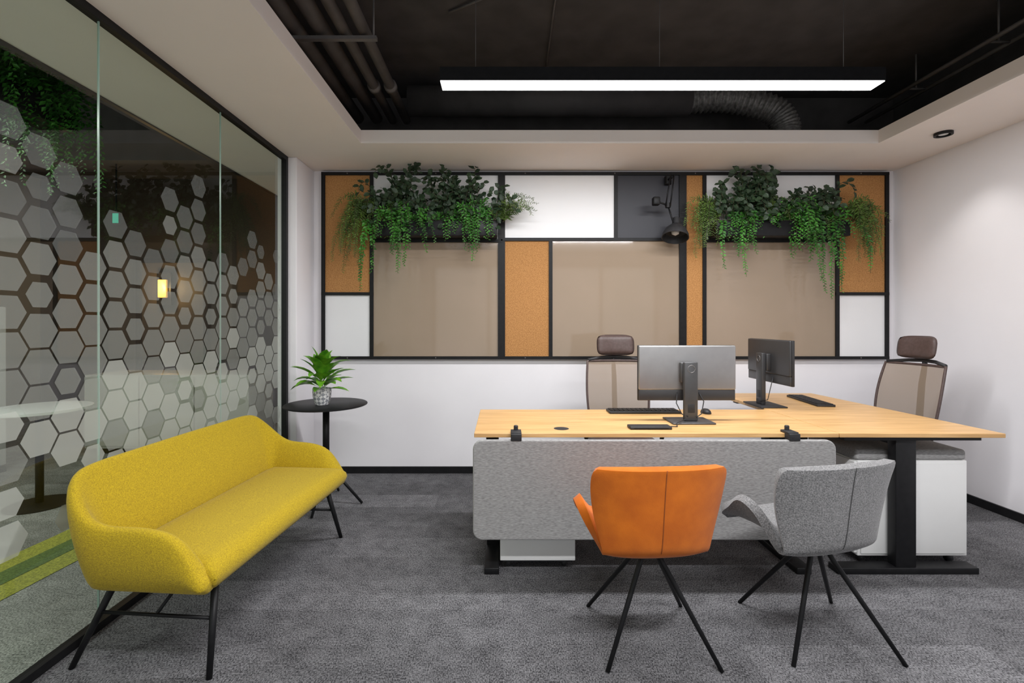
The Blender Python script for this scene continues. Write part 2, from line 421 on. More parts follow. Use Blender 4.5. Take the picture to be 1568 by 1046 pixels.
pendant(-0.36, 2.20, 2.80, 2.747, 70)
pendant(-0.36, 2.20, 0.55, 2.747, 100)
pendant(-4.2, -3.4, 2.6, 2.9, 26)
pendant(-3.8, -3.0, 0.6, 2.9, 36)

def downlight(x, y, power):
    g = group('ceiling_downlight', (x, y, CZ))
    lathe('ring', [(0.055, 0.0), (0.055, -0.02), (0.042, -0.02), (0.038, -0.006), (0.0001, -0.006)], (x, y, CZ), 'black', g, 24)
    lathe('lens', [(0.03, -0.007), (0.028, -0.012), (0.0001, -0.013)], (x, y, CZ), 'cab', g, 20)
    ld = bpy.data.lights.new('spot', 'SPOT'); ld.energy = power; ld.spot_size = math.radians(95); ld.spot_blend = 0.8; ld.shadow_soft_size = 0.04
    ld.color = (1, 0.97, 0.94)
    lo = bpy.data.objects.new('spot', ld); COL.objects.link(lo); lo.location = (0, 0, -0.03); lo.parent = g
downlight(3.17, 3.43, 14)
downlight(3.17, 1.2, 28)
downlight(-1.42, 1.2, 22)
downlight(0.9, -1.3, 30)

# ------------------------------------------------------------------ modular wall board
g = group('modular_wall_board', (0.9, BY, 1.04))
Y0, Y1 = 4.262, 4.298
T = 0.016
XL, XR, ZT, ZB = -1.608, 3.439, 2.688, 1.04
bars_v = [(XL, ZB, ZT), (-1.175, ZB, ZT), (-0.028, ZB, ZT), (0.004, ZB, ZT), (0.428, ZB, 2.10), (1.012, 2.10, ZT), (1.595, ZB, ZT), (1.627, ZB, ZT), (1.805, ZB, ZT), (2.995, ZB, ZT), (XR, ZB, ZT)]
for i, (x, z0, z1) in enumerate(bars_v):
    box('bar_v_%d' % i, x - T, x + T, Y0, Y1, z0, z1, 'black', g)
bars_h = [(XL, XR, ZT), (XL, XR, ZB), (XL, -1.175, 1.613), (-1.175, -0.02, 2.087), (0.0, 1.6, 2.10), (1.805, 2.995, 2.087), (2.995, XR, 1.613)]
for i, (x0, x1, z) in enumerate(bars_h):
    box('bar_h_%d' % i, x0 - T, x1 + T, Y0 - 0.002, Y1, z - T * 0.85, z + T * 0.85, 'black', g)
def panel(nm, x0, x1, z0, z1, mat): box(nm, x0, x1, Y0 + 0.014, Y1 - 0.004, z0, z1, mat, g)
panel('cork_1', XL, -1.175, 1.613, ZT, 'cork'); panel('white_1', XL, -1.175, ZB, 1.613, 'whiteboard')
panel('white_2', -1.175, -0.028, 2.087, ZT, 'whiteboard'); panel('beige_1', -1.175, -0.028, ZB, 2.087, 'board')
panel('white_3', 0.0, 1.012, 2.10, ZT, 'whiteboard'); panel('charcoal', 1.012, 1.595, 2.10, ZT, 'darkboard')
panel('cork_2', 0.0, 0.428, ZB, 2.10, 'cork'); panel('beige_2', 0.428, 1.595, ZB, 2.10, 'board')
panel('cork_3', 1.627, 1.805, ZB, ZT, 'cork')
panel('white_4', 1.805, 2.995, 2.087, ZT, 'whiteboard'); panel('beige_3', 1.805, 2.995, ZB, 2.087, 'board')
panel('cork_4', 2.995, XR, 1.613, ZT, 'cork'); panel('white_5', 2.995, XR, ZB, 1.613, 'whiteboard')
V, F = [], []
for x in (-1.39, -0.6, 0.2, 1.0, 1.72, 2.4, 3.2):
    for z in (ZT, ZB): tube_vf([(x, Y0 - 0.006, z), (x, Y0, z)], 0.006, 10, V, F)
obj('screws', V, F, 'pipe', g, True, True)

# ------------------------------------------------------------------ foliage
def leaf(V, F, p, d, n, L, W, rnd=False):
    d = d.normalized(); s = d.cross(n)
    if s.length < 1e-4: s = Vector((1, 0, 0))
    s.normalize(); n2 = s.cross(d)
    b = len(V)
    if rnd:
        prof = [(0, 0), (0.3, 0.85), (0.7, 0.9), (1.0, 0.1)]
    else:
        prof = [(0, 0), (0.45, 1.0), (1.0, 0)]
    V.append(p)
    for t, w in prof[1:-1]:
        V.append(p + d * L * t + s * W * w + n2 * W * 0.3); V.append(p + d * L * t - s * W * w + n2 * W * 0.3)
    V.append(p + d * L)
    k = len(prof) - 2
    if k == 1: F.append((b, b + 1, b + 3, b + 2))
    else: F.append((b, b + 1, b + 3, b + 5, b + 4, b + 2))

def strand(rr, base, dx, dy, up, drop, reach, n=14):
    pts = []
    ph = rr.uniform(0, 6.28)
    for i in range(n):
        t = i / (n - 1)
        z = up * math.sin(min(1, t * 1.6) * math.pi / 2) - drop * max(0, t - 0.25) ** 1.4 / 0.67
        h = reach * (1 - (1 - t) ** 1.7)
        wv = 0.018 * t * math.sin(ph + t * 6)
        pts.append(Vector((base[0] + dx * h + wv + rr.uniform(-.004, .004), base[1] + dy * h + rr.uniform(-.006, .006), base[2] + z)))
    return pts

def leaves_on(rr, V, F, pts, L, W, step, side=0.9, rnd=False, start=0.1, taper=True, jit=0.5):
    acc = 0
    tot = sum((pts[i+1] - pts[i]).length for i in range(len(pts) - 1)); run = 0; sgn = 1
    for i in range(len(pts) - 1):
        seg = pts[i+1] - pts[i]; l = seg.length
        if l < 1e-6: continue
        t = seg / l
        while acc < l:
            f = (run + acc) / tot
            if f > start:
                p = pts[i] + t * acc
                k = (1.15 - f * 0.7) if taper else 1
                ref = Vector((rr.uniform(-1, 1), rr.uniform(-1, 1), rr.uniform(-1, 1)))
                sd = t.cross(Vector((0, -0.8, 0.5)) + ref * jit)
                if sd.length > 1e-3:
                    sd.normalize(); sgn = -sgn
                    d = (t * 0.6 + sd * sgn * side + ref * 0.25)
                    leaf(V, F, p, d, Vector((0, -1, 0.6)) + ref * 0.6, L * k * rr.uniform(.7, 1.2), W * k * rr.uniform(.8, 1.15), rnd)
            acc += step * rr.uniform(.7, 1.3)
        acc -= l; run += l

def clampp(pts, zmax=2.70, ymax=4.24):
    for p in pts:
        if p.z > zmax: p.z = zmax - (p.z - zmax) * 0.3
        if p.y > ymax: p.y = ymax
    return pts

def finishfol(V, zmax=2.712, ymax=4.255):
    for v in V:
        if v.z > zmax: v.z = zmax
        if v.y > ymax: v.y = ymax

def wall_plant(x0, x1, seed, ferns, olives, darks, trails):
    rr = random.Random(seed)
    g = group('wall_planter', ((x0 + x1) / 2, 4.18, 2.1))
    box('trough', x0, x1, 4.085, 4.258, 2.10, 2.23, 'black', g, bevel=0.004)
    box('soil', x0 + 0.01, x1 - 0.01, 4.095, 4.25, 2.228, 2.236, 'soil', g)
    VA, FA, VB, FB, VC, FC, VS, FS = [], [], [], [], [], [], [], []
    for cx, sp, n, up, dr, ll in ferns:
        for i in range(n):
            an = rr.gauss(0, 0.75)
            pts = strand(rr, (cx + rr.uniform(-sp, sp) * .6, 4.13 + rr.uniform(-.04, .05), 2.22), math.sin(an), -abs(math.cos(an)) * 0.7, up * rr.uniform(.3, 1.1), dr * rr.uniform(.2, 1.0), sp * rr.uniform(.5, 1.3))
            leaves_on(rr, VA, FA, clampp(pts), ll, ll * 0.24, ll * 0.30)
            tube_vf(pts, 0.0013, 3, VS, FS, False)
    for cx, side, n, up, dr, reach in olives:
        for i in range(n):
            an = side * rr.uniform(0.2, 1.5) if side else rr.uniform(-1.2, 1.2)
            pts = strand(rr, (cx + rr.uniform(-.07, .07), 4.15, 2.23), math.sin(an), -abs(math.cos(an)) * 0.5, up * rr.uniform(.3, 1.1), dr * rr.uniform(.25, 1.0), reach * rr.uniform(.5, 1.1))
            leaves_on(rr, VB, FB, clampp(pts), 0.05, 0.006, 0.009)
            tube_vf(pts, 0.0013, 3, VS, FS, False)
    for bx, dx, dr in trails:
        pts = strand(rr, (bx, 4.12, 2.23), dx, -0.6, 0.04, dr, 0.16)
        leaves_on(rr, VA, FA, clampp(pts), 0.042, 0.013, 0.012)
        tube_vf(pts, 0.0015, 3, VS, FS, False)
    for cx, sp, n, up in darks:
        for i in range(n):
            an = rr.uniform(-1.3, 1.3)
            pts = strand(rr, (cx + rr.uniform(-sp, sp) * 0.7, 4.16, 2.22), math.sin(an), -0.45, up * rr.uniform(.35, 1.05), rr.uniform(0.02, .28), rr.uniform(.08, .30))
            leaves_on(rr, VC, FC, clampp(pts, 2.695), 0.060, 0.022, 0.028, rnd=True, start=0.2, taper=False)
            tube_vf(pts, 0.002, 4, VS, FS, False)
    for v in (VA, VB, VC, VS): finishfol(v)
    obj('fern_foliage', VA, FA, 'fern', g, world=True)
    obj('asparagus_foliage', VB, FB, 'fern2', g, world=True)
    obj('dark_foliage', VC, FC, 'darkleaf', g, world=True)
    obj('stems', VS, FS, 'stem', g, world=True)
wall_plant(-1.15, -0.05, 11,
    ferns=[(-0.92, .15, 36, .20, .42, .045), (-0.68, .12, 12, .14, .26, .04), (-0.28, .15, 44, .22, .38, .045), (-0.50, .10, 7, .2, .16, .04)],
    olives=[(-1.14, -1, 34, .28, .60, .30), (-1.0, 0, 12, .2, .35, .2), (-0.06, 1, 16, .24, .10, .38)],
    darks=[(-0.97, .2, 18, .52), (-0.70, .12, 8, .38), (-0.42, .24, 30, .50), (-0.14, .1, 7, .36)],
    trails=[(-1.12, -.45, .64), (-1.16, -.2, .56), (-1.1, -.1, .5), (-0.9, 0, .50), (-0.86, 0.2, .44), (-0.28, .1, .40)])
wall_plant(1.83, 2.98, 23,
    ferns=[(2.06, .13, 24, .14, .44, .042), (2.33, .12, 12, .14, .22, .04), (2.60, .16, 54, .22, .44, .05), (2.86, .1, 14, .2, .30, .045)],
    olives=[(1.84, -1, 28, .28, .46, .25), (2.45, 0, 12, .25, .2, .2), (3.0, 1, 36, .26, .54, .26), (2.85, 0, 14, .2, .34, .18)],
    darks=[(2.22, .24, 32, .52), (2.0, .14, 10, .42), (2.78, .16, 14, .38), (2.5, .15, 12, .34)],
    trails=[(2.70, 0.15, .66), (2.76, .2, .72), (2.80, .3, .66), (2.66, .1, .56), (2.84, .2, .6), (1.9, -.2, .46), (2.05, 0, .52), (3.0, .6, .50)])

# corridor hanging greenery
g = group('hanging_planter', (-2.95, 2.9, 2.6))
box('trough', -3.05, -2.85, 2.3, 3.2, 2.62, 2.76, 'black', g, bevel=0.004)
tubes('rods', [([(-2.95, y, 2.76), (-2.95, y, PZ)], 0.005) for y in (2.4, 3.1)], 'black', g)
VA, FA = [], []
rr = random.Random(5)
for i in range(200):
    an = rr.uniform(0, 6.28)
    pts = strand(rr, (-2.95 + rr.uniform(-.08, .08), rr.uniform(2.3, 3.2), 2.74), math.sin(an), math.cos(an), rr.uniform(.05, .3), rr.uniform(.1, .65), rr.uniform(.1, .3), 10)
    leaves_on(rr, VA, FA, pts, 0.055, 0.014, 0.016)
obj('fern_foliage', VA, FA, 'fern', g, world=True)

# ------------------------------------------------------------------ wall lamp (architect lamp)
g = group('wall_lamp', (1.45, 4.2, 2.3))
LY = 4.13
tubes('arms', [([(1.47, 4.25, 2.62), (1.47, LY, 2.62)], 0.012),
               ([(1.455, LY, 2.64), (1.41, LY, 2.36)], 0.006), ([(1.485, LY, 2.64), (1.45, LY, 2.36)], 0.006),
               ([(1.43, LY, 2.37), (1.47, LY - 0.03, 2.20)], 0.007), ([(1.43, LY, 2.37), (1.33, LY - 0.02, 2.40)], 0.008)], 'black', g)
lathe('wall_plate', [(0.03, -0.035), (0.03, 0.035)], (1.47, 4.245, 2.62), 'black', g, 20)
box('counterweight', 1.29, 1.35, LY - 0.05, LY + 0.01, 2.365, 2.435, 'black', g, bevel=0.01)
lathe('knob', [(0.022, -0.02), (0.022, 0.02)], (1.43, LY, 2.37), 'black', g, 16)
o = lathe('shade', [(0.03, 0.16), (0.034, 0.10), (0.05, 0.085), (0.085, 0.05), (0.108, 0.0), (0.112, -0.03), (0.106, -0.03), (0.09, 0.03), (0.03, 0.07), (0.0001, 0.07)], (0, 0, 0), 'blackmatte', g, 32, world=False)
o.location = (0.03, -0.11, -0.19); o.rotation_euler = (math.radians(-18), math.radians(10), 0)
o = lathe('bulb', [(0.0001, -0.02), (0.03, -0.005), (0.035, 0.02), (0.02, 0.05), (0.0001, 0.06)], (0, 0, 0), 'cab', g, 16, world=False)
o.location = (0.03, -0.11, -0.18)

# ------------------------------------------------------------------ side table + potted plant
TX, TY, TZ = -1.32, 3.56, 0.75
g = group('side_table', (TX, TY, 0))
lathe('top', [(0.29, 0), (0.298, 0.004), (0.298, 0.010), (0.294, 0.013)], (TX, TY, TZ - 0.013), 'black', g, 64)
tube('column', [(TX, TY, 0.26), (TX, TY, TZ - 0.012)], 0.024, 'black', g, 20)
lathe('flange', [(0.07, 0), (0.07, 0.008)], (TX, TY, TZ - 0.022), 'black', g, 24)
lst = []
for k in range(4):
    an = math.radians(0 + 90 * k)
    lst.append(([(TX + 0.015 * math.cos(an), TY + 0.015 * math.sin(an), 0.30), (TX + 0.27 * math.cos(an), TY + 0.27 * math.sin(an), 0.008)], [0.014, 0.009]))
tubes('feet', lst, 'black', g)

g = group('potted_plant', (-1.335, 3.52, TZ))
pc = (-1.335, 3.52, TZ)
lathe('pot', [(0.045, 0.001), (0.058, 0.03), (0.066, 0.075), (0.067, 0.12), (0.061, 0.12), (0.058, 0.105), (0.0001, 0.105)], pc, 'pot', g, 32)
lathe('soil', [(0.058, 0.106), (0.0001, 0.108)], pc, 'soil', g, 20)
V, F = [], []
rr = random.Random(4)
def blade(V, F, base, az, el, L, W, droop, n=7):
    p = Vector(base); pts = []
    e = el
    for i in range(n):
        pts.append((p.copy(), e))
        p = p + Vector((math.cos(az) * math.cos(e), math.sin(az) * math.cos(e), math.sin(e))) * L / (n - 1)
        e -= droop / (n - 1)
    sd = Vector((-math.sin(az), math.cos(az), 0))
    b = len(V)
    for i, (q, e) in enumerate(pts):
        t = i / (n - 1)
        w = W * (0.12 + math.sin(math.pi * min(1, max(0, (t - 0.22) / 0.78)) ** 0.75)) if t > 0.22 else W * 0.12
        if i == n - 1: w = 0.001
        upv = Vector((-math.cos(az) * math.sin(e), -math.sin(az) * math.sin(e), math.cos(e)))
        V += [q + sd * w + upv * w * 0.35, q, q - sd * w + upv * w * 0.35]
    for i in range(n - 1):
        a0 = b + 3 * i
        F += [(a0, a0 + 1, a0 + 4, a0 + 3), (a0 + 1, a0 + 2, a0 + 5, a0 + 4)]
for i in range(40):
    az = i * 2.4 + rr.uniform(-.3, .3)
    f = i / 40
    el = math.radians(18 + 68 * f + rr.uniform(-8, 8))
    blade(V, F, (pc[0] + 0.015 * math.cos(az), pc[1] + 0.015 * math.sin(az), TZ + 0.11 + f * 0.13), az, el, rr.uniform(.17, .25), rr.uniform(.027, .038), math.radians(rr.uniform(30, 80)))
obj('leaves', V, F, 'potleaf', g, True, True)

# ------------------------------------------------------------------ sofa
g = group('sofa', (-1.352, 2.43, 0), math.radians(-4.5))
HX, HL, RC = 0.285, 0.655, 0.115
BX = -0.245
path = []
def addp(x, y, nx, ny): path.append((Vector((x, y, 0)), Vector((nx, ny, 0))))
na = 10
for i in range(na): addp(HX - (HX - (BX + RC)) * i / na, -HL, 0, -1)
for i in range(9):
    an = math.radians(270 - 90 * i / 8); addp(BX + RC + RC * math.cos(an), -HL + RC + RC * math.sin(an), math.cos(an), math.sin(an))
nb = 16
for i in range(1, nb): addp(BX, -HL + RC + (2 * HL - 2 * RC) * i / nb, -1, 0)
for i in range(9):
    an = math.radians(180 - 90 * i / 8); addp(BX + RC + RC * math.cos(an), HL - RC + RC * math.sin(an), math.cos(an), math.sin(an))
for i in range(1, na + 1): addp((BX + RC) + (HX - (BX + RC)) * i / na, HL, 0, 1)
ds = [0]
for i in range(1, len(path)): ds.append(ds[-1] + (path[i][0] - path[i-1][0]).length)
tot = ds[-1]
V, F = [], []
sec_n = 0
for i, (p, n) in enumerate(path):
    d = min(ds[i], tot - ds[i])
    h = interp([0, 0.03, 0.10, 0.20, 0.38, 0.44, 0.50, 0.56, 0.66, 5], [0.40, 0.46, 0.545, 0.58, 0.595, 0.63, 0.70, 0.765, 0.785, 0.79], d)
    lean = interp([0, 0.2, 0.42, 0.6, 5], [0.0, 0.01, 0.03, 0.065, 0.075], d)
    thb, tht = 0.085, 0.05
    zb = 0.33
    H = h - zb
    sec = [(-thb + 0.01, zb + 0.0), (-0.03, zb - 0.006), (0.0 - 0.012, zb + 0.02), (0.012, zb + 0.30 * H), (0.012 + lean * 0.55, zb + 0.62 * H), (0.0 + lean, zb + 0.90 * H),
           (-0.010 + lean, zb + 0.975 * H), (-tht * 0.5 + lean, h), (-tht + 0.006 + lean, zb + 0.975 * H), (-tht - 0.006 + lean, zb + 0.90 * H), (-thb + lean * 0.55, zb + 0.6 * H), (-thb - 0.004, zb + 0.28 * H)]
    sec_n = len(sec)
    for (o_, z_) in sec: V.append(p + n * o_ + Vector((0, 0, z_)))
for i in range(len(path) - 1):
    for k in range(sec_n):
        a0 = i * sec_n + k; b0 = i * sec_n + (k + 1) % sec_n
        F.append((a0, b0, b0 + sec_n, a0 + sec_n))
for e, off in ((0, 0), (len(path) - 1, (len(path) - 1) * sec_n)):
    c = sum((V[off + k] for k in range(sec_n)), Vector()) / sec_n
    st = len(V)
    for k in range(sec_n): V.append(c + (V[off + k] - c) * 0.7 + Vector((0.02, 0, 0)))
    for k in range(sec_n):
        F.append((off + k, off + (k + 1) % sec_n, st + (k + 1) % sec_n, st + k))
    F.append(tuple(st + k for k in range(sec_n)))
o = obj('shell', V, F, 'yellow', g, True, False); subsurf(o, 1)
def cushion(name, x0, x1, y0, y1, z0, z1, mat, parent, bulge=0.015, rx=0.05, n=14, m=26):
    V, F = [], []
    def pt(u, v, top):
        x = x0 + (x1 - x0) * u; y = y0 + (y1 - y0) * v
        ex = min(u, 1 - u) * (x1 - x0); ey = min(v, 1 - v) * (y1 - y0)
        e = min(ex, ey)
        k = 1.0 if e > rx else math.sqrt(max(0, 1 - (1 - e / rx) ** 2))
        zc = (z0 + z1) / 2; hh = (z1 - z0) / 2
        z = zc + (hh * k if top else -hh * k) + (bulge * math.sin(math.pi * u) * math.sin(math.pi * v) if top else 0)
        return (x, y, z)
    def sp(i, n):
        t = i / n; return 0.5 - 0.5 * math.cos(math.pi * t)
    for top in (True, False):
        for i in range(n + 1):
            for j in range(m + 1): V.append(pt(sp(i, n), sp(j, m), top))
    S = (n + 1) * (m + 1)
    for i in range(n):
        for j in range(m):
            a0 = i * (m + 1) + j
            F.append((a0, a0 + 1, a0 + m + 2, a0 + m + 1)); F.append((S + a0, S + a0 + m + 1, S + a0 + m + 2, S + a0 + 1))
    o = obj(name, V, F, mat, parent, True, False)
    bm = bmesh.new(); bm.from_mesh(o.data); bmesh.ops.remove_doubles(bm, verts=bm.verts, dist=0.0008); bmesh.ops.recalc_face_normals(bm, faces=bm.faces); bm.to_mesh(o.data); bm.free()
    for p in o.data.polygons: p.use_smooth = True
    return o
cushion('seat', BX + 0.055, HX + 0.035, -HL + 0.04, HL - 0.04, 0.325, 0.445, 'yellow', g, 0.012, 0.06)
legs = []
for sy in (-1, 1):
    f0 = (0.24, sy * 0.50, 0.335); f1 = (0.285, sy * 0.60, 0.0); b0 = (-0.17, sy * 0.50, 0.335); b1 = (-0.29, sy * 0.59, 0.0)
    legs += [([f0, f1], [0.015, 0.011]), ([b0, b1], [0.015, 0.011])]
    t = 0.42
    fa = tuple(f0[k] + (f1[k] - f0[k]) * t for k in range(3)); ba = tuple(b0[k] + (b1[k] - b0[k]) * t for k in range(3))
    legs += [([fa, ba], 0.007), ([tuple((fa[k] + ba[k]) / 2 for k in range(3)), (0.03, sy * 0.28, 0.335)], 0.007)]
tubes('legs', legs, 'black', g, 12, world=False)
box('frame_rail', -0.17, 0.22, -0.52, 0.52, 0.318, 0.330, 'black', g, world=False)

# ------------------------------------------------------------------ shell chairs
def shell_chair(name, x, y, rot, mat, seam, off, wide=1.0):
    g = group(name, (x, y, 0))
    vs = [0, 0.08, 0.22, 0.36, 0.47, 0.55, 0.62, 0.70, 0.80, 0.90, 0.97, 1.0]
    cy = [0.235, 0.205, 0.10, -0.01, -0.10, -0.17, -0.212, -0.228, -0.24, -0.253, -0.264, -0.27]
    cz = [0.437, 0.457, 0.460, 0.450, 0.440, 0.440, 0.468, 0.525, 0.615, 0.708, 0.778, 0.803]
    hw = [0.16, 0.205, 0.25, 0.28, 0.27, 0.228, 0.214, 0.228, 0.250, 0.264, 0.264, 0.246]
    hw = [h * (wide if i > 4 else 1) for i, h in enumerate(hw)]
    lift = [0.0, 0.02, 0.085, 0.165, 0.14, 0.03, -0.008, 0.0, 0.0, 0.0, 0.0, -0.008]
    fwd = [0.0, 0.0, 0.0, 0.0, 0.0, 0.02, 0.045, 0.06, 0.07, 0.07, 0.06, 0.055]
    NU, NV = 20, 48
    V, F = [], []
    for j in range(NV + 1):
        v = j / NV
        Y, Z, W_, Lf, Fw = (interp(vs, a_, v) for a_ in (cy, cz, hw, lift, fwd))
        for i in range(NU + 1):
            u = -1 + 2 * i / NU
            V.append((u * W_, Y + Fw * abs(u) ** 2.6, Z + Lf * abs(u) ** 2.6))
    for j in range(NV):
        for i in range(NU):
            a0 = j * (NU + 1) + i
            F.append((a0, a0 + 1, a0 + NU + 2, a0 + NU + 1))
    o = obj('shell', V, F, mat, g, True, False)
    o.rotation_euler = (0, 0, rot); o.location = (off, 0, 0)
    sd = o.modifiers.new('sol', 'SOLIDIFY'); sd.thickness = 0.036; sd.offset = 0
    bv = o.modifiers.new('bev', 'BEVEL'); bv.width = 0.013; bv.segments = 3; bv.limit_method = 'ANGLE'; bv.angle_limit = math.radians(50)
    pts = []
    for j in range(22):
        v = 0.585 + 0.415 * j / 21
        Y, Z = interp(vs, cy, v), interp(vs, cz, v)
        pts.append((0, Y - 0.0175, Z - 0.003))
    o2 = tube('back_seam', pts, 0.0024, seam, g, 6, world=False); o2.rotation_euler = (0, 0, rot); o2.location = (off, 0, 0)
    lst = [([(0.0, 0.0, 0.36), (0.0, 0.0, 0.43)], 0.03)]
    for sx in (-1, 1):
        for sy in (-1, 1):
            lst.append(([(sx * 0.018, sy * 0.018, 0.41), (sx * 0.05, sy * 0.048, 0.335), (sx * 0.222, sy * 0.215, 0.0)], [0.011, 0.011, 0.0085]))
    tubes('legs', lst, 'black', g, 12, world=False)
    lathe('mount', [(0.075, 0.405), (0.085, 0.422)], (0, 0, 0), 'black', g, 24, world=False)
shell_chair('orange_shell_chair', 0.627, 2.06, math.radians(4), 'orange', 'orangedk', -0.035, 0.98)
shell_chair('grey_shell_chair', 1.365, 2.09, math.radians(14), 'greyfab', 'greyfabdk', -0.09, 1.04)

# ------------------------------------------------------------------ desks
DZ, DB = 0.765, 0.742
g = group('work_desk', (0.82, 2.88, 0))
def slab(name, poly, z0, z1, mat, parent, bevel=0.003):
    n = len(poly)
    V = [(x, y, z0) for x, y in poly] + [(x, y, z1) for x, y in poly]
    F = [tuple(range(n))[::-1], tuple(range(n, 2 * n))] + [(i, (i + 1) % n, n + (i + 1) % n, n + i) for i in range(n)]
    o = obj(name, V, F, mat, parent, world=True)
    md = o.modifiers.new('b', 'BEVEL'); md.width = bevel; md.segments = 2; md.limit_method = 'ANGLE'
    return o
slab('top', [(-0.153, 2.535), (1.788, 2.535), (1.788, 3.235), (-0.153, 3.235)], DB, DZ, 'oak', g)
for x in (-0.06, 1.62):
    nm = 'l' if x < 0 else 'r'
    box('foot_' + nm, x - 0.04, x + 0.04, 2.56, 3.20, 0.0, 0.035, 'black', g, bevel=0.004)
    box('column_' + nm, x - 0.035, x + 0.035, 2.83, 2.93, 0.03, 0.72, 'black', g, bevel=0.004)
    box('topplate_' + nm, x - 0.03, x + 0.03, 2.58, 3.18, 0.715, DB, 'black', g)
box('beam', -0.06, 1.62, 2.80, 2.84, 0.68, 0.735, 'black', g)
lathe('grommet', [(0.042, -0.003), (0.042, 0.0), (0.036, 0.001), (0.0001, 0.001)], (0.325, 2.65, DZ), 'blackmatte', g, 28)
g = group('desk_privacy_panel', (0.8, 2.51, 0.48))
def rrect(x0, x1, z0, z1, r, n=6):
    P = []
    for cx, cz, a0 in ((x1 - r, z0 + r, -90), (x1 - r, z1 - r, 0), (x0 + r, z1 - r, 90), (x0 + r, z0 + r, 180)):
        for i in range(n + 1):
            an = math.radians(a0 + 90 * i / n); P.append((cx + r * math.cos(an), cz + r * math.sin(an)))
    return P
P = rrect(-0.157, 1.745, 0.215, 0.738, 0.05)
n = len(P)
V = [(x, 2.492, z) for x, z in P] + [(x, 2.520, z) for x, z in P]
F = [tuple(range(n)), tuple(range(n, 2 * n))[::-1]] + [(i, n + i, n + (i + 1) % n, (i + 1) % n) for i in range(n)]
o = obj('felt_panel', V, F, 'felt', g, world=True)
md = o.modifiers.new('b', 'BEVEL'); md.width = 0.008; md.segments = 3; md.limit_method = 'ANGLE'; md.angle_limit = math.radians(50)
for x in (0.07, 1.525):
    nm = '%g' % x
    box('clip_front_' + nm, x - 0.028, x + 0.028, 2.486, 2.534, 0.735, 0.772, 'blackmatte', g, bevel=0.003)
    box('clip_top_' + nm, x - 0.028, x + 0.028, 2.50, 2.575, DZ, 0.778, 'blackmatte', g, bevel=0.003)
    lathe('clip_knob_' + nm, [(0.012, 0), (0.012, 0.022), (0.009, 0.025)], (x, 2.56, 0.777), 'blackmatte', g, 14)

g = group('work_desk', (2.22, 3.26, 0))
slab('top', [(1.792, 2.535), (2.665, 2.525), (2.58, 3.99), (1.792, 3.99)], DB, DZ, 'oak', g)
for y, nm in ((2.60, 'near'), (3.78, 'far')):
    box('foot_' + nm, 1.80, 2.56, y - 0.04, y + 0.04, 0.0, 0.035, 'black', g, bevel=0.004)
    box('column_' + nm, 2.12, 2.23, y - 0.03, y + 0.03, 0.03, 0.72, 'black', g, bevel=0.004)
    box('topplate_' + nm, 1.84, 2.58, y - 0.03, y + 0.03, 0.718, DB, 'black', g)
box('beam', 2.15, 2.20, 2.60, 3.78, 0.68, 0.73, 'black', g)

def castors(g, x0, x1, y0, y1):
    V, F = [], []
    for x in (x0, x1):
        for y in (y0, y1):
            tube_vf([(x - 0.012, y, 0.022), (x + 0.012, y, 0.022)], 0.021, 14, V, F)
            tube_vf([(x, y, 0.02), (x, y, 0.06)], 0.008, 8, V, F)
    obj('castors', V, F, 'blackmatte', g, True, True)
g = group('drawer_pedestal', (0.18, 2.9, 0))
box('body', -0.015, 0.395, 2.60, 3.15, 0.055, 0.58, 'cab', g, bevel=0.004)
box('plinth', 0.0, 0.38, 2.62, 3.13, 0.04, 0.056, 'blackmatte', g)
for i in range(3): box('drawer_%d' % i, -0.01, 0.39, 3.15, 3.166, 0.07 + i * 0.168, 0.23 + i * 0.168, 'cab', g, bevel=0.002)
castors(g, 0.03, 0.34, 2.66, 3.09)
g = group('drawer_pedestal', (2.29, 2.86, 0))
box('body', 1.975, 2.585, 2.655, 3.08, 0.055, 0.585, 'cab', g, bevel=0.004)
box('side_panel_inset', 1.99, 2.57, 2.648, 2.656, 0.07, 0.57, 'cab', g, bevel=0.002)
for i in range(3): box('drawer_%d' % i, 1.960, 1.975, 2.66, 3.075, 0.07 + i * 0.172, 0.235 + i * 0.172, 'cab', g, bevel=0.002)
box('cushion', 1.965, 2.585, 2.655, 3.08, 0.585, 0.645, 'felt', g, bevel=0.018, seg=4)
castors(g, 2.03, 2.53, 2.71, 3.02)

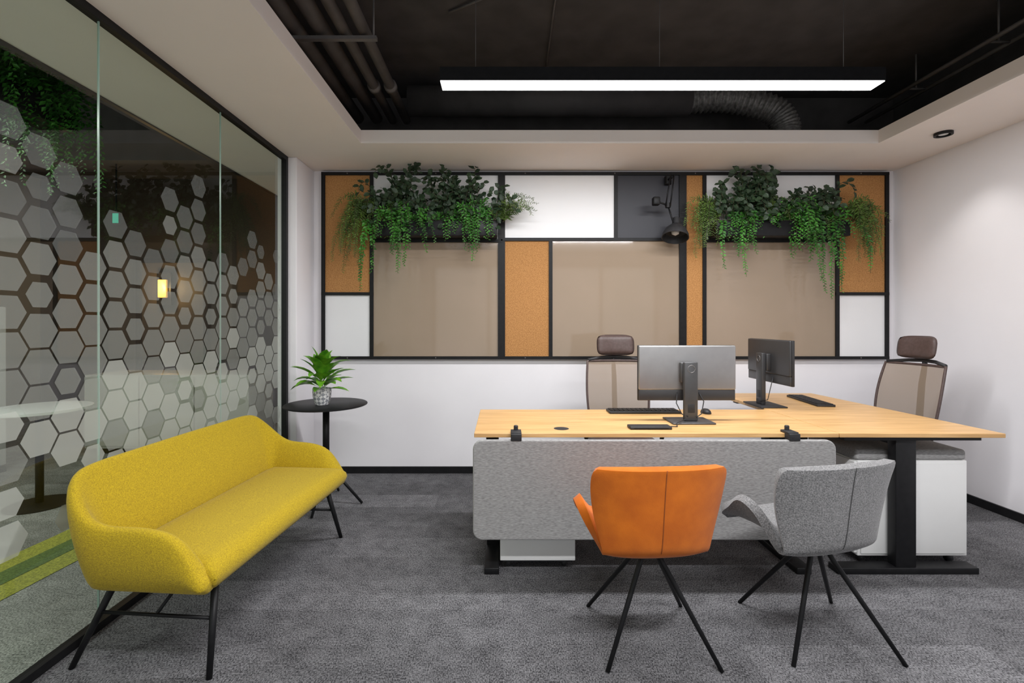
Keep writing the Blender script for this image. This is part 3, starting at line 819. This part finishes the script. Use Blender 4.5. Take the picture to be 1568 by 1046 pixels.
# ------------------------------------------------------------------ monitors
def monitor(x, y, rot, bodymat, w=0.585, zt=1.217, zb=0.885):
    g = group('monitor', (x, y, DZ), rot)
    h0, h1 = zb - DZ, zt - DZ
    wd = w / 2
    box('bezel', -wd, wd, 0.0, 0.018, h0, h1, 'blackmatte', g, bevel=0.004, world=False)
    box('back_upper', -wd + 0.001, wd - 0.001, -0.016, 0.001, h0 + 0.065, h1 - 0.001, bodymat, g, bevel=0.010, seg=4, world=False)
    box('back_lower', -wd + 0.004, wd - 0.004, -0.012, 0.001, h0 + 0.003, h0 + 0.066, 'screenback', g, bevel=0.003, world=False)
    box('screen', -wd + 0.008, wd - 0.008, 0.0175, 0.0195, h0 + 0.02, h1 - 0.01, 'screenback', g, world=False)
    nm = 'neck' if bodymat == 'silver' else bodymat
    box('mount_block', -0.05, 0.05, -0.045, -0.014, h1 - 0.22, h1 - 0.10, nm, g, bevel=0.006, world=False)
    box('neck', -0.040, 0.040, -0.075, -0.045, 0.01, h1 - 0.095, nm, g, bevel=0.006, world=False)
    box('neck_slot', -0.02, 0.02, -0.0765, -0.074, 0.06, 0.11, 'blackmatte', g, bevel=0.0005, world=False)
    V, F = tube_vf([(0.021 * math.cos(a * math.pi / 12), -0.0765, h1 - 0.135 + 0.021 * math.sin(a * math.pi / 12)) for a in range(25)], 0.0012, 6)
    obj('emblem_ring', V, F, 'silver', g, True, False)
    box('base', -0.125, 0.125, -0.125, 0.06, 0.0, 0.010, 'blackmatte' if bodymat == 'screenback' else 'neck', g, bevel=0.004, world=False)
    tubes('cables', [([(0.07, -0.01, h0 + 0.05), (0.09, -0.035, h0 - 0.0), (0.07, -0.05, 0.05), (0.03, -0.08, 0.035)], 0.003),
                     ([(-0.06, -0.01, h0 + 0.05), (-0.075, -0.04, h0 - 0.01), (-0.05, -0.06, 0.05), (-0.02, -0.08, 0.04)], 0.003)], 'blackmatte', g, 6, world=False)
    return g
monitor(1.105, 2.87, 0, 'silver')
monitor(1.90, 3.40, math.radians(-90), 'screenback', 0.54, 1.235, 0.93)

g = group('keyboard', (0.92, 3.13, DZ))
box('body', 0.69, 1.15, 3.07, 3.19, DZ, DZ + 0.016, 'blackmatte', g, bevel=0.003)
for r in range(4):
    for c in range(15):
        x = 0.70 + c * 0.0295; yy = 3.08 + r * 0.026
        box('key_%d_%d' % (r, c), x, x + 0.025, yy, yy + 0.022, DZ + 0.016, DZ + 0.020, 'black', g)
g = group('keyboard', (2.29, 3.56, DZ), math.radians(-97))
box('body', -0.23, 0.23, -0.06, 0.06, 0, 0.016, 'blackmatte', g, bevel=0.003, world=False)
for r in range(4):
    for c in range(15):
        x = -0.22 + c * 0.0295; yy = -0.05 + r * 0.026
        box('key_%d_%d' % (r, c), x, x + 0.025, yy, yy + 0.022, 0.016, 0.020, 'black', g, world=False)
g = group('computer_mouse', (1.32, 3.10, DZ))
lathe('shell', [(0.001, 0.03), (0.015, 0.028), (0.026, 0.018), (0.030, 0.006), (0.029, 0.0)], (0, 0, 0), 'blackmatte', g, 20, world=False)
g.scale = (1, 1.6, 1)
g = group('docking_station', (0.81, 2.655, DZ))
box('body', 0.70, 0.93, 2.615, 2.69, DZ, DZ + 0.016, 'blackmatte', g, bevel=0.004)
box('slot', 0.72, 0.91, 2.6145, 2.617, DZ + 0.005, DZ + 0.010, 'black', g)
tubes('cable', [([(0.92, 2.66, DZ + 0.01), (0.98, 2.68, DZ + 0.004), (1.0, 2.74, DZ + 0.012), (1.06, 2.76, DZ + 0.03)], 0.0028)], 'blackmatte', g, 6)

# ------------------------------------------------------------------ office chairs
def office_chair(x, y, rot):
    g = group('office_chair', (x, y, 0), rot)
    cushion('seat', -0.24, 0.24, -0.26, 0.22, 0.43, 0.50, 'brown', g, 0.012, 0.05, 10, 10)
    def backpt(u, t):
        wv = 0.215 + 0.02 * math.sin(math.pi * t) + 0.012 * t
        z = 0.53 + 0.52 * t
        yy = 0.235 + 0.05 * math.sin(math.pi * (0.15 + t * .7)) * -0.6 + 0.10 * t - 0.05 * abs(u) ** 2
        return Vector((u * wv, yy, z))
    V, F = [], []
    for j in range(13):
        for i in range(11): V.append(backpt(-1 + i * 0.2, j / 12))
    for j in range(12):
        for i in range(10):
            a0 = j * 11 + i; F.append((a0, a0 + 1, a0 + 12, a0 + 11))
    obj('back_mesh', V, F, 'mesh', g, True, False)
    loop = [backpt(-1 + i * 0.2, 0) for i in range(11)] + [backpt(1, j / 12) for j in range(1, 13)] + [backpt(1 - i * 0.2, 1) for i in range(1, 11)] + [backpt(-1, 1 - j / 12) for j in range(1, 13)]
    V, F = tube_vf(loop, 0.009, 8); obj('back_frame', V, F, 'brown', g, True, False)
    tubes('spine', [([(0, 0.10, 0.40), (0, 0.27, 0.42), (0, 0.31, 0.60), (0, 0.335, 0.90), (0, 0.36, 1.05), (0, 0.355, 1.15)], [0.03, 0.028, 0.022, 0.02, 0.016, 0.014]),
                    ([(-0.22, 0.275, 1.058), (-0.1, 0.335, 1.075), (0, 0.35, 1.08), (0.1, 0.335, 1.075), (0.22, 0.275, 1.058)], 0.013)], 'blackmatte', g, 10, world=False)
    V, F = [], []
    for s, yo in ((0, -0.03), (1, 0.022)):
        for j in range(9):
            for i in range(13):
                u = -1 + i / 6; v = -1 + j / 4
                rx = (1 - abs(v) ** 4 * 0.10); 
                e = (1 - max(abs(u), abs(v)) ** 6)
                V.append(Vector((u * 0.150 * rx, 0.325 - 0.035 * u * u + yo * e + 0.01 * v, 1.175 + v * 0.083 * (1 - abs(u) ** 5 * 0.18))))
    for s in (0, 1):
        for j in range(8):
            for i in range(12):
                a0 = s * 117 + j * 13 + i; F.append((a0, a0 + 1, a0 + 14, a0 + 13))
    o = obj('headrest', V, F, 'brown', g, True, False)
    bm = bmesh.new(); bm.from_mesh(o.data); bmesh.ops.remove_doubles(bm, verts=bm.verts, dist=0.0005); bmesh.ops.recalc_face_normals(bm, faces=bm.faces); bm.to_mesh(o.data); bm.free()
    for p in o.data.polygons: p.use_smooth = True
    lst = []
    for s in (-1, 1):
        lst.append(([(s * 0.12, 0.02, 0.42), (s * 0.27, 0.02, 0.44), (s * 0.285, 0.02, 0.52), (s * 0.285, 0.02, 0.66)], 0.016))
        box('armpad_%d' % s, s * 0.285 - 0.035, s * 0.285 + 0.035, -0.12, 0.12, 0.655, 0.68, 'blackmatte', g, bevel=0.01, world=False)
    tubes('arm_posts', lst, 'blackmatte', g, 10, world=False)
    lst = [([(0, 0, 0.09), (0, 0, 0.42)], 0.025), ([(0, 0, 0.06), (0, 0, 0.22)], 0.035)]
    for k in range(5):
        an = math.radians(90 + 72 * k); c, s = math.cos(an), math.sin(an)
        lst.append(([(0.02 * c, 0.02 * s, 0.11), (0.30 * c, 0.30 * s, 0.07)], [0.024, 0.014]))
        lst.append(([(0.30 * c - 0.02 * s, 0.30 * s + 0.02 * c, 0.029), (0.30 * c + 0.02 * s, 0.30 * s - 0.02 * c, 0.029)], 0.028))
    tubes('base', lst, 'blackmatte', g, 14, world=False)
    box('mechanism', -0.09, 0.09, -0.1, 0.14, 0.39, 0.435, 'blackmatte', g, bevel=0.01, world=False)
office_chair(0.90, 3.52, 0)
office_chair(2.72, 3.44, math.radians(-84))

# ------------------------------------------------------------------ world + camera
w = bpy.data.worlds.new('World'); scene.world = w; w.use_nodes = True
bg = w.node_tree.nodes['Background']; bg.inputs[0].default_value = (0.96, 0.98, 1.0, 1); bg.inputs[1].default_value = 1.0

cam = bpy.data.cameras.new('camera'); co = bpy.data.objects.new('camera', cam); COL.objects.link(co)
co.location = (0, 0, 1.35); co.rotation_euler = (math.radians(90), 0, 0)
cam.sensor_width = 36; cam.lens = 730 / 1568 * 36
cam.shift_x = 14 / 1568; cam.shift_y = -28 / 1568
cam.clip_start = 0.05
scene.camera = co
